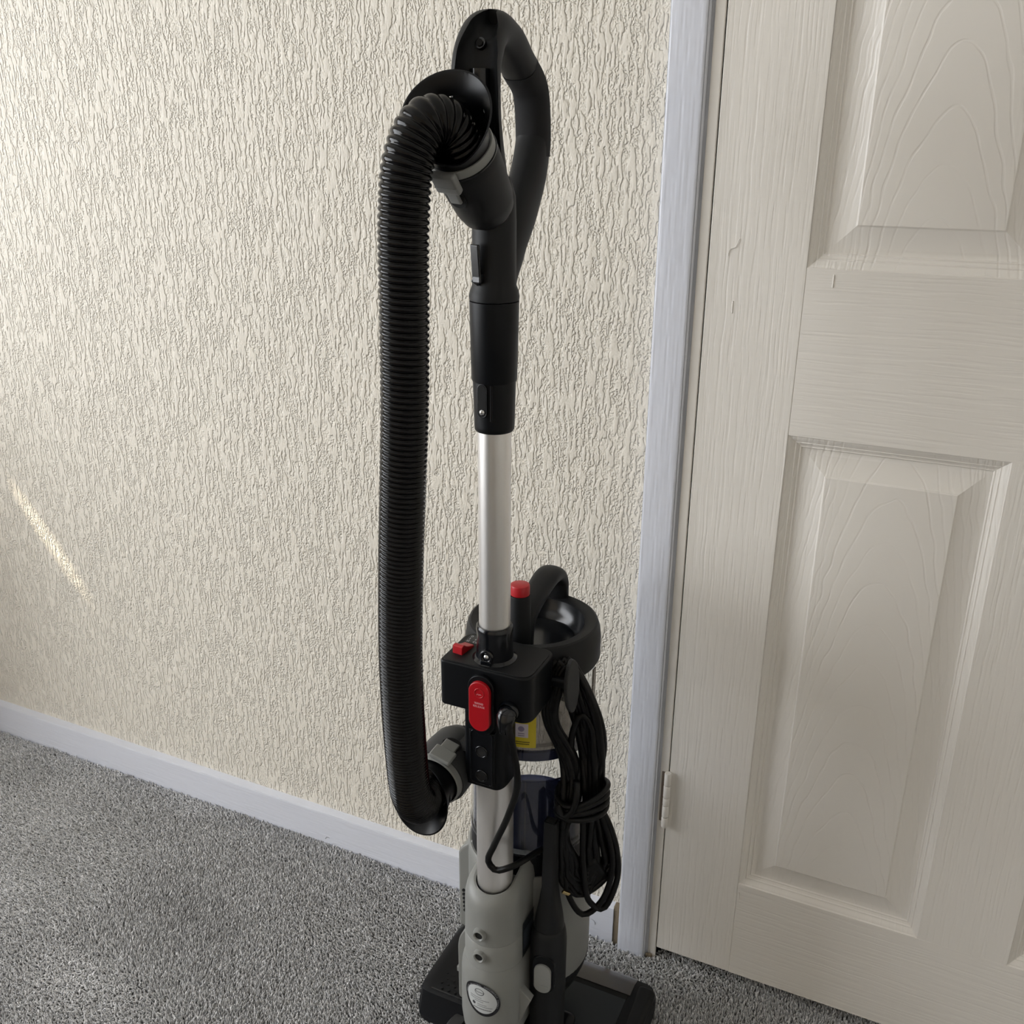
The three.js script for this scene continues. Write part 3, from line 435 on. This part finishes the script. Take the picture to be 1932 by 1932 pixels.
// dust bin
function half(pts) { return new THREE.LatheGeometry(pts.map(([r, y]) => new THREE.Vector2(r, y)), 40, -1.75, 3.5); }
const BZ = -0.100;
{
  const m = M4(0, 0, BZ);
  const b = mesh('dust_bin', lathe([[0.0715, 0.337], [0.0715, 0.568]], 72, m), M.clear, vac, 'clear plastic dust bin');
  mesh('bin_lid', lathe([[0.0725, 0.5625], [0.0745, 0.5625], [0.0764, 0.566], [0.0764, 0.588], [0.0752, 0.598], [0.0725, 0.6055], [0.0702, 0.6068], [0.0595, 0.6050], [0.0575, 0.6035]], 72, m), M.charcoal, b);
  mesh('lid_bowl', lathe([[0.0578, 0.6038], [0.0560, 0.597], [0.0520, 0.588], [0.0480, 0.5835], [0.0475, 0.582], [0, 0.5815]], 72, m), M.blackGloss, b);
  mesh('carry_handle', sweepYZ([[0.578, -0.0700, .0125, .0100], [0.602, -0.0705, .0125, .0105], [0.618, -0.076, .0128, .0105], [0.6275, -0.090, .0132, .0105], [0.6355, -0.112, .0140, .0100], [0.6415, -0.137, .0150, .0095], [0.6385, -0.155, .0152, .0092], [0.627, -0.1650, .0152, .0088], [0.610, -0.1670, .0152, .0086], [0.592, -0.1670, .0152, .0084]], 70, 32), M.charcoal, b);
  mesh('button_post', [lathe([[0.0120, 0.59], [0.0120, 0.650], [0.0115, 0.6525], [0, 0.6525]], 32, M4(0.000, 0, -0.0625))], M.charcoal, b);
  mesh('release_button', lathe([[0.0106, 0.6528], [0.0106, 0.6625], [0.0101, 0.6640], [0.0090, 0.6645], [0, 0.6643]], 36, M4(0, 0, -0.0625)), M.red, b, 'round red bin release button');
  mesh('cyclone_shroud', lathe([[0.054, 0.57], [0.056, 0.49], [0.0585, 0.478], [0.066, 0.474]], 64, m), M.smokeDark, b);
  mesh('shroud_ring', lathe([[0.066, 0.4755], [0.0708, 0.4755], [0.0708, 0.4645], [0.066, 0.4645]], 64, m), M.blueDark, b, 'dark blue ring inside the bin');
  mesh('shroud_band', lathe([[0.0685, 0.486], [0.0702, 0.486], [0.0702, 0.4825], [0.0685, 0.4825]], 64, m), M.smoke, b);
  mesh('lower_cup', [half([[0.0700, 0.4375], [0.0700, 0.345], [0.0680, 0.341]]).applyMatrix4(m), lathe([[0.0690, 0.345], [0.0690, 0.341], [0.005, 0.341]], 64, m)], M.blueClear, b, 'blue tinted lower cup of the bin');
  mesh('cup_edge', half([[0.0702, 0.4382], [0.0708, 0.4382], [0.0708, 0.4365], [0.0702, 0.4365]]).applyMatrix4(m), M.blueDark, b);
  mesh('outlet_ring', at(new THREE.TorusGeometry(0.0205, 0.0012, 8, 40), 0.012, 0.392, BZ + 0.058, -0.15, 0.15, 0), M.smoke, b);
  mesh('corner_rib', box(0.0215, 0.0225, 0.345, 0.437, BZ + 0.0660, BZ + 0.0675), M.smoke, b);
  mesh('latch_rib', rbox(0.0735, 0.0755, 0.45, 0.56, BZ - 0.004, BZ + 0.004, .0008), M.smoke, b);
  mesh('base_rim', lathe([[0.0700, 0.3335], [0.0735, 0.3335], [0.0742, 0.337], [0.0735, 0.3405], [0.0718, 0.342]], 72, m), M.clear, b);
  // yellow sticker wrapped on the bin
  const st = canvas(256, 384, (c, w, h) => { c.fillStyle = '#cdb92e'; c.fillRect(0, 0, w, h); c.fillStyle = '#2b2118'; c.fillRect(20, 110, 150, 34); c.fillRect(0, 172, 140, 7); c.fillStyle = '#c9bfc6'; c.fillRect(24, 190, 150, 112); c.fillStyle = '#8a7f96'; c.beginPath(); c.ellipse(98, 232, 34, 22, 0, 0, 7); c.fill(); c.fillStyle = '#5e5468'; c.fillRect(64, 268, 70, 5); c.fillRect(64, 284, 70, 5); c.fillStyle = '#2b2118'; c.fillRect(0, 336, 190, 6); c.fillRect(0, 352, 186, 6); });
  const cg = new THREE.CylinderGeometry(0.0719, 0.0719, 0.060, 16, 1, true, 0.10, 0.37); cg.translate(0, 0.513, BZ); mesh('warning_sticker', cg, std({ map: st, roughness: 0.4, side: THREE.DoubleSide }), b, 'yellow printed sticker');
}
// motor housing and grey base column
{
  const m = M4(0, 0, BZ);
  mesh('motor_seal', lathe([[0.071, 0.3355], [0.0725, 0.334], [0.0725, 0.306], [0.070, 0.305]], 64, m), M.black, vac, 'black band below the bin');
  const mh = mesh('motor_housing', lathe([[0.060, 0.3065], [0.0745, 0.3062], [0.0768, 0.303], [0.0772, 0.29], [0.0772, 0.150], [0.0765, 0.140], [0.0735, 0.130], [0.068, 0.123]], 72, m), M.grey, vac, 'pale grey rounded motor housing');
  mesh('housing_underside', lathe([[0.0765, 0.1405], [0.0770, 0.138], [0.0745, 0.128], [0.066, 0.104], [0.052, 0.078], [0.03, 0.07], [0, 0.07]], 64, m), M.charcoal, mh);
  // side bracket with vents, at the left
  const bk = new THREE.Shape(); bk.moveTo(0, 0.170); bk.lineTo(0, 0.282); bk.quadraticCurveTo(0, 0.288, 0.005, 0.294); bk.lineTo(0.032, 0.322); bk.lineTo(0.05, 0.322); bk.lineTo(0.05, 0.170); bk.closePath();
  const bg = extr(bk, 0.07, 0.003, 3); bg.translate(-0.0785, 0, -0.130);
  const bm = mesh('side_bracket', bg, M.grey, mh, 'pale grey side housing with vent holes');
  for (let k = 0; k < 6; k++) mesh('vent_hole', cyl(.0021, .0021, .002, -0.0712 + .0003 * k, 0.2285 - k * 0.0062, -0.0567, Math.PI / 2, 0, 14), M.hole, bm);
  const pn = new THREE.Shape(); pn.moveTo(0, 0.082); pn.lineTo(0, 0.160); pn.quadraticCurveTo(0.001, 0.192, 0.026, 0.200); pn.lineTo(0.05, 0.200); pn.lineTo(0.05, 0.076); pn.lineTo(0.008, 0.076); pn.quadraticCurveTo(0, 0.076, 0, 0.082);
  const pg = extr(pn, 0.016, 0.0015, 3); pg.translate(-0.0680, 0, -0.050); mesh('pivot_cover', pg, M.grey, mh, 'pale grey rounded pivot cover');
  mesh('pivot_stud', rbox(-0.071, -0.066, 0.117, 0.125, -0.04, -0.034, .001), M.grey, mh);
  // column: stadium sections, round to the rear
  const level = (y, a, zr, zf = -0.055, slope = 0) => { const r = []; const nA = 24; for (let k = 0; k <= nA; k++) { const t = Math.PI * k / nA; r.push(V(Math.cos(t) * a, y, (zr - a) + Math.sin(t) * a)); } r.push(V(-a, y, zf), V(a, y, zf)); r.forEach((p) => { p.y -= slope * p.z; }); return r.reverse(); };
  const col = mesh('base_column', skin([level(0.322, .0215, .0225, -0.03, .25), level(0.3235, .0240, .0250, -0.045, .25), level(0.3215, .0285, .0295, -0.05, .25), level(0.3150, .0322, .0335, -.055, .22), level(0.306, .0338, .0352, -.055, .16), level(0.296, .0342, .0356, -.055, .08), level(0.2535, .0344, .0358, -.055, .03)], { caps: false, crease: 0.9 }), M.grey, vac, 'pale grey column holding the lower tube');
  mesh('column_body', skin([level(0.2530, .0341, .0355, -.055, .03), level(0.2525, .0347, .0361, -.055, .03), level(0.19, .0350, .0364, -.055)], { caps: false, crease: 0.9 }), M.grey, col);
  mesh('column_boot', skin([level(0.2165, .0350, .0364, -.055), level(0.2110, .0368, .0382, -.055), level(0.2045, .0382, .0398, -.055), level(0.195, .0390, .0408, -.055), level(0.165, .0394, .0412), level(0.130, .0394, .0412), level(0.112, .0372, .0392), level(0.102, .0335, .0355), level(0.096, .027, .030)], { crease: 0.9 }), M.grey, col);
  const fl = new THREE.Shape(); fl.moveTo(.032, .195); fl.lineTo(.0375, .183); fl.lineTo(.0520, .1700); fl.lineTo(.036, .125); fl.lineTo(.02, .098); fl.lineTo(0, .098); fl.lineTo(0, .205); fl.closePath(); mesh('boot_flare', extr(fl, .008, .001).translate(0, 0, .004), M.grey, col);
  for (const y of [0.2690, 0.2375]) { const z = 0.0372, x = -0.0020; mesh('bolt_boss', lathe([[0.0045, -.006], [0.0046, .0022], [0.0058, .0035], [0.0072, .0028], [0.0080, -.001], [0.0084, -.006]], 32, M4(x, y, z, Math.PI / 2)), M.grey, col); mesh('bolt_hole', cyl(.0047, .0047, .002, x, y, z + .0006, Math.PI / 2), M.hole, col); }
  // round maker's sticker on the boot
  const tex = canvas(512, 512, (c, w, h) => {
    c.fillStyle = '#9fa19d'; c.fillRect(0, 0, w, h);
    const blob = (r) => { c.beginPath(); for (let k = 0; k <= 90; k++) { const t = k / 90 * 2 * Math.PI, rr = r * (1 + 0.055 * Math.cos(2 * (t - 0.75))); c.lineTo(w / 2 + Math.cos(t) * rr, h / 2 + Math.sin(t) * rr); } c.closePath(); };
    c.fillStyle = '#121217'; blob(236); c.fill(); c.fillStyle = '#b9bcbc'; blob(196); c.fill();
    c.fillStyle = '#8d8f92'; c.font = 'bold 30px sans-serif'; c.textAlign = 'center'; const s = 'HOOVER ORIGINAL CONSUMABLE SPARES';
    for (let k = 0; k < s.length; k++) { const a = -Math.PI + 0.05 + k / (s.length - 1) * (Math.PI + 0.35); c.save(); c.translate(w / 2 + Math.cos(a) * 210, h / 2 + Math.sin(a) * 210); c.rotate(a + Math.PI / 2); c.fillText(s[k], 0, 10); c.restore(); }
    c.strokeStyle = '#2b2c30'; c.lineWidth = 8; c.beginPath(); c.ellipse(w / 2 - 20, 150, 58, 44, 0, 0, 7); c.stroke(); c.fillStyle = '#2b2c30'; c.font = 'italic bold 34px serif'; c.fillText('Hoover', w / 2 - 20, 162);
    c.fillStyle = '#3a3b40'; for (const [x, y, l] of [[110, 230, 150], [110, 258, 250], [170, 286, 110], [210, 326, 110], [210, 352, 190]]) for (let q = 0; q < l; q += 12) c.fillRect(x + q, y, 8, 9);
    c.beginPath(); c.arc(160, 335, 22, 0, 7); c.fill(); c.font = 'bold 24px sans-serif'; for (let q = 0; q < 230; q += 15) c.fillRect(150 + q, 388, 11, 14);
  });
  const sg = (() => { const pos = [], uv = [], idx = [], R = 0.0418, nr = 10, na = 60; for (let i = 0; i <= nr; i++) for (let j = 0; j < na; j++) { const t = j / na * 2 * Math.PI, rr = i / nr * (1 + 0.055 * Math.cos(2 * (t + 0.75))), u = Math.cos(t) * rr, v = Math.sin(t) * rr, a = u * 0.0232 / R; pos.push(Math.sin(a) * R, v * 0.0240, Math.cos(a) * R); uv.push(0.5 + u * 0.4609, 0.5 + v * 0.4609); }
    for (let i = 0; i < nr; i++) for (let j = 0; j < na; j++) { const a = i * na + j, b = i * na + (j + 1) % na; idx.push(a, a + na, b + na, a, b + na, b); } const g = new THREE.BufferGeometry(); g.setAttribute('position', new THREE.Float32BufferAttribute(pos, 3)); g.setAttribute('uv', new THREE.Float32BufferAttribute(uv, 2)); g.setIndex(idx); g.computeVertexNormals(); g.translate(0.0015, 0.1775, 0.0000); return g; })(); mesh('spares_sticker', sg, std({ map: tex, roughness: 0.4 }), col, 'round printed spares sticker with black rim');
  const rt = canvas(256, 384, (c, w, h) => { c.fillStyle = '#31363c'; c.fillRect(0, 0, w, h); c.fillStyle = '#6a7480'; for (let k = 0; k < 8; k++) c.fillRect(20, 90 + k * 22, 150, 7); c.fillStyle = '#0c0d10'; c.fillRect(10, 70, 200, 8); c.lineWidth = 7; c.strokeStyle = '#0c0d10'; c.strokeRect(30, 290, 50, 60); c.beginPath(); c.arc(120, 320, 26, 0.6, 5.6); c.stroke(); c.beginPath(); c.arc(60, 35, 24, 0, 7); c.stroke(); });
  mesh('rating_plate', at(new THREE.PlaneGeometry(0.048, 0.062), 0.0352, 0.236, -0.024, 0, Math.PI / 2, 0), std({ map: rt, roughness: 0.35 }), col, 'dark blue rating plate on the side of the column');
}
// floor head with wheels
{
  const x0 = -0.141, x1 = 0.155, sec = (x, grow = 1) => { const y = 0.046, P = [[-0.192, 0.006], [-0.196, 0.014], [-0.195, 0.028], [-0.188, 0.040], [-0.172, 0.0470], [-0.150, 0.048], [-0.075, 0.049], [-0.056, 0.0475], [-0.048, 0.044], [-0.036, 0.012], [-0.038, 0.003], [-0.10, 0.002], [-0.186, 0.002]]; const cz = -0.115, cy = 0.024; return P.map(([z, yy]) => V(x, cy + (yy - cy) * grow, cz + (z - cz) * (0.35 + 0.65 * grow))); };
  const n = mesh('floor_head', skin([sec(x0, 0.55), sec(x0 + .003, 0.80), sec(x0 + .009, .95), sec(x0 + .018, 1), sec(x1 - .018, 1), sec(x1 - .009, .95), sec(x1 - .003, .80), sec(x1, .55)].map((r) => r), { crease: 0.5 }), M.black, vac, 'wide dark floor head with clear brush window');
  mesh('top_cover', [uvFree(skin([0.038, 0.122].map((x) => [V(x, .0485, -.143), V(x, .0495, -.062), V(x, .0505, -.062), V(x, .0495, -.143)])))], M.teal, n, 'dark blue grey top cover');
  mesh('brush_window', uvFree(skin([-0.105, 0.125].map((x) => [[-0.1965, 0.0285], [-0.1890, 0.0412], [-0.1722, 0.0482], [-0.152, 0.0493], [-0.152, 0.0483], [-0.172, 0.0472], [-0.1882, 0.0402], [-0.1953, 0.0282]].map(([z, y]) => V(x, y, z))))), M.smoke, n, 'smoky clear brush window');
  mesh('brush_slot', box(0.028, 0.122, 0.0476, 0.0490, -0.1505, -0.1435), M.hole, n);
  mesh('end_cap', rbox(0.128, 0.1535, 0.010, 0.0488, -0.178, -0.060, 0.008), M.charcoal, n);
  for (let r = 0; r < 4; r++) for (let k = 0; k < 6; k++) { const x = -0.112 + k * 0.0098 + (r % 2) * 0.0049, z = -0.083 + r * 0.0085; mesh('vent_hole', cyl(.0017, .0017, .0016, x, 0.0487, z, 0, 0, 12), M.hole, n); }
  mesh('edge_line', box(-0.121, -0.05, 0.0466, 0.0476, -0.0545, -0.0530), M.charcoalLight, n);
  mesh('gloss_corner', rbox(-0.1305, -0.1215, 0.026, 0.046, -0.072, -0.052, .004), M.blackGloss, n);
  mesh('neck_cradle', [rbox(-0.040, 0.034, 0.020, 0.125, -0.110, 0.010, 0.012, 4), rbox(0.012, 0.080, 0.008, 0.078, -0.075, -0.005, 0.010, 3)], M.black, vac, 'black pivot cradle behind the floor head');
  mesh('cradle_line', box(0.058, 0.0815, 0.107, 0.1084, -0.002, 0.0), M.charcoalLight, vac);
  for (const [x, r] of [[-0.060, .030], [0.086, .030]]) { const wh = mesh('wheel', lathe([[0, -.012], [r - .006, -.012], [r, -.008], [r, .008], [r - .006, .012], [0, .012]], 40, M4(x, r + .001, -0.006, 0, 0, Math.PI / 2)), M.charcoalLight, vac); }
}
function uvFree(g) { return g; }
// cable: outlet, drop, and the tied bundle on the hook
{
  const R = 0.0036;
  const c = mesh('cable_drop', tube([[0.0325, 0.568, 0.036], [0.0375, 0.5600, 0.046], [0.0440, 0.5358, 0.048], [0.0476, 0.4951, 0.046], [0.0352, 0.4486, 0.042], [0.0162, 0.3996, 0.0360], [0.0082, 0.3738, 0.0340], [0.0165, 0.3646, 0.0335], [0.0343, 0.3724, 0.0290], [0.0411, 0.3693, 0.0100], [0.0440, 0.3560, -0.0250], [0.0600, 0.3600, -0.0450], [0.068, 0.400, -0.048]], R, 12), M.rubber, vac, 'black mains cable hanging from the housing');
  const bundle = new THREE.Group(); bundle.name = 'cable_bundle'; bundle.userData.label = 'black mains cable coiled, tied and hung on the hook'; vac.add(bundle);
  const tie = V(0.0835, 0.424, -0.050), e = V(0.78, 0, -0.62);
  for (let k = 0; k < 20; k++) {
    const j = (a) => (rnd() - .5) * a, s = k / 19, topY = 0.594 - 0.012 * rnd(), w1 = lerp(0.006, 0.030, s), w2 = 0.006 + 0.036 * ((k * 5) % 20) / 19, bot = 0.284 + 0.026 * rnd(), cx = lerp(0.050, 0.066, s);
    const P = (o, y, f = 0) => { const p = V(tie.x, y, tie.z).addScaledVector(e, o); return [p.x + j(.003), p.y, p.z + f + j(.004)]; };
    const pts = [[cx, topY, -0.046 + j(.01)], [cx + w1 * .6 + .01, topY - 0.05, -0.055 + j(.008)], [cx + 0.022 + w1 * .5, 0.49, -0.058 + j(.006)], P(0.012 + j(.016), 0.425, j(.012)), P(w2 * 0.75 + .004, 0.375), P(w2 + .006, 0.325), P(w2 * 0.72 + .006, bot + 0.018), P(0.006 + j(.012), bot), P(-w2 * 0.60, bot + 0.022), P(-w2 * 0.62, 0.335), P(-0.020 + j(.008), 0.385), P(-0.012 + j(.016), 0.425, j(.014)), [cx + .010 + j(.004), 0.47, -0.046 + j(.006)], [cx - 0.008 - .004 * s, 0.52, -0.040 + j(.006)], [cx - 0.009, topY - 0.035, -0.038 + j(.006)]];
    mesh('cable_loop', tube(pts, R, 10, 0.008, true), M.rubber, bundle);
  }
  mesh('cable_loop', tube([[0.078, 0.44, -0.046], [0.0705, 0.480, -0.046], [0.0715, 0.510, -0.047], [0.0800, 0.531, -0.050], [0.0900, 0.519, -0.052], [0.0945, 0.485, -0.052], [0.0965, 0.430, -0.052], [0.094, 0.36, -0.05]], R, 10, 0.006), M.rubber, bundle);
  for (const pts of [[[0.100, 0.42, -0.056], [0.113, 0.385, -0.064], [0.1215, 0.345, -0.070], [0.1225, 0.305, -0.070], [0.1105, 0.2685, -0.060], [0.0970, 0.283, -0.050], [0.0900, 0.335, -0.045], [0.0880, 0.40, -0.044]], [[0.070, 0.40, -0.038], [0.0690, 0.34, -0.038], [0.0740, 0.290, -0.042], [0.0905, 0.2605, -0.050], [0.1090, 0.280, -0.058], [0.1180, 0.325, -0.066], [0.1120, 0.375, -0.062], [0.098, 0.42, -0.054]]]) mesh('cable_loop', tube(pts, R, 10, 0.006), M.rubber, bundle);
  for (let k = 0; k < 4; k++) { const pts = []; for (let i = 0; i < 14; i++) { const a = i / 14 * 2 * Math.PI; const p = tie.clone().add(V(0, -0.012 + k * 0.0075, 0)).addScaledVector(e, Math.cos(a) * 0.0285).addScaledVector(V(0.62, 0, 0.78), Math.sin(a) * 0.023); p.y += 0.006 * Math.cos(a) - 0.003 * Math.sin(a * 2 + k); pts.push(p.toArray()); } mesh('cable_turn', tube(pts, R, 10, 0.006, true), M.rubber, bundle); }
  mesh('cable_turn', tube([[0.066, 0.425, -0.024], [0.075, 0.418, -0.018], [0.084, 0.428, -0.020], [0.086, 0.447, -0.026], [0.082, 0.455, -0.034], [0.078, 0.44, -0.04]], R, 10, 0.005), M.rubber, bundle);
  mesh('plug', [at(rbox(-.015, .015, -.020, .020, -.010, .010, .007, 4), 0.094, 0.318, -0.066, 0.2, 0.5, 0.5)], M.rubber, bundle, 'black moulded mains plug tucked in the coil');
  mesh('plug_pin', [at(rbox(-.0022, .0022, -.005, .005, -.0015, .0015, .0006), 0.0755, 0.3035, -0.030, 0.2, 0.5, 0.9)], M.brass, bundle, 'brass plug pin');
  const hk = new THREE.Shape(); hk.absellipse(0, 0, .0100, .0325, 0, 2 * Math.PI);
  const hook = mesh('cable_hook', [at(extr(hk, .0032, .001, 3), 0.0725, 0.5750, -0.032, 0.05, 1.22, 0)], M.charcoalLight, vac, 'dark grey oval cable hook');
  mesh('hook_arm', rbox(0.045, 0.073, 0.570, 0.580, -0.038, -0.028, .003), M.black, hook);
}

// ---------------------------------------------------------------- crevice tool clipped beside the column
{
  const t = thing('crevice_tool', 'dark grey crevice and dusting tool clipped upright beside the vacuum column, with pale oval button', 'vacuum tool', [-0.384 + 0.0590, 0.090, 0.278 - 0.0215]);
  const sq = (y, a, b, r = 0.5) => { const ring = []; for (let k = 0; k < 32; k++) { const th = k / 32 * 2 * Math.PI, c = Math.cos(th), s = Math.sin(th); ring.push(V(a * Math.sign(c) * Math.abs(c) ** r, y, b * Math.sign(s) * Math.abs(s) ** r)); } return ring.reverse(); };
  const blade = mesh('blade', skin([sq(0.305, .0058, .0042, .3), sq(0.3145, .0060, .0044, .3), sq(0.3150, .0072, .0056, .3), sq(0.300, .0075, .0062, .3), sq(0.225, .0082, .0085, .35), sq(0.205, .0105, .0110, .4), sq(0.185, .0145, .0140, .6), sq(0.172, .0170, .0160, .8), sq(0.163, .0176, .0168, 1)].reverse().map((r) => r.slice()), { crease: 0.6, caps: true }), M.charcoal, t);
  mesh('mouth', box(-.0052, .0052, 0.3135, 0.3152, -.0036, .0036), M.hole, blade);
  const body = mesh('body', lathe([[0, 0], [0.0192, 0], [0.0206, .002], [0.0212, 0.05], [0.0212, 0.150], [0.0202, 0.160], [0.0190, 0.166], [0.0172, 0.168], [0, 0.168]], 48), M.charcoal, t);
  mesh('body_ring', lathe([[0.0206, 0.0665], [0.0209, 0.067], [0.0209, 0.0685], [0.0206, 0.069]], 48), M.black, body);
  mesh('button_surround', at(extr(capsuleShape(0.0265, 0.056), .004, .0012), 0.002, 0.112, 0.0165, 0, 0.12, 0), M.black, body);
  mesh('slide_button', at(extr(capsuleShape(0.0205, 0.0415), .0045, .0010, 4), 0.002, 0.108, 0.0190, 0, 0.12, 0), M.grey, body, 'pale grey oval slide button');
  mesh('button_ridge', at(new THREE.CapsuleGeometry(0.0006, 0.012, 3, 8), 0.0025, 0.0985, 0.0246, 0, 0, Math.PI / 2), M.grey, body);
}
renderer.render(scene, camera);
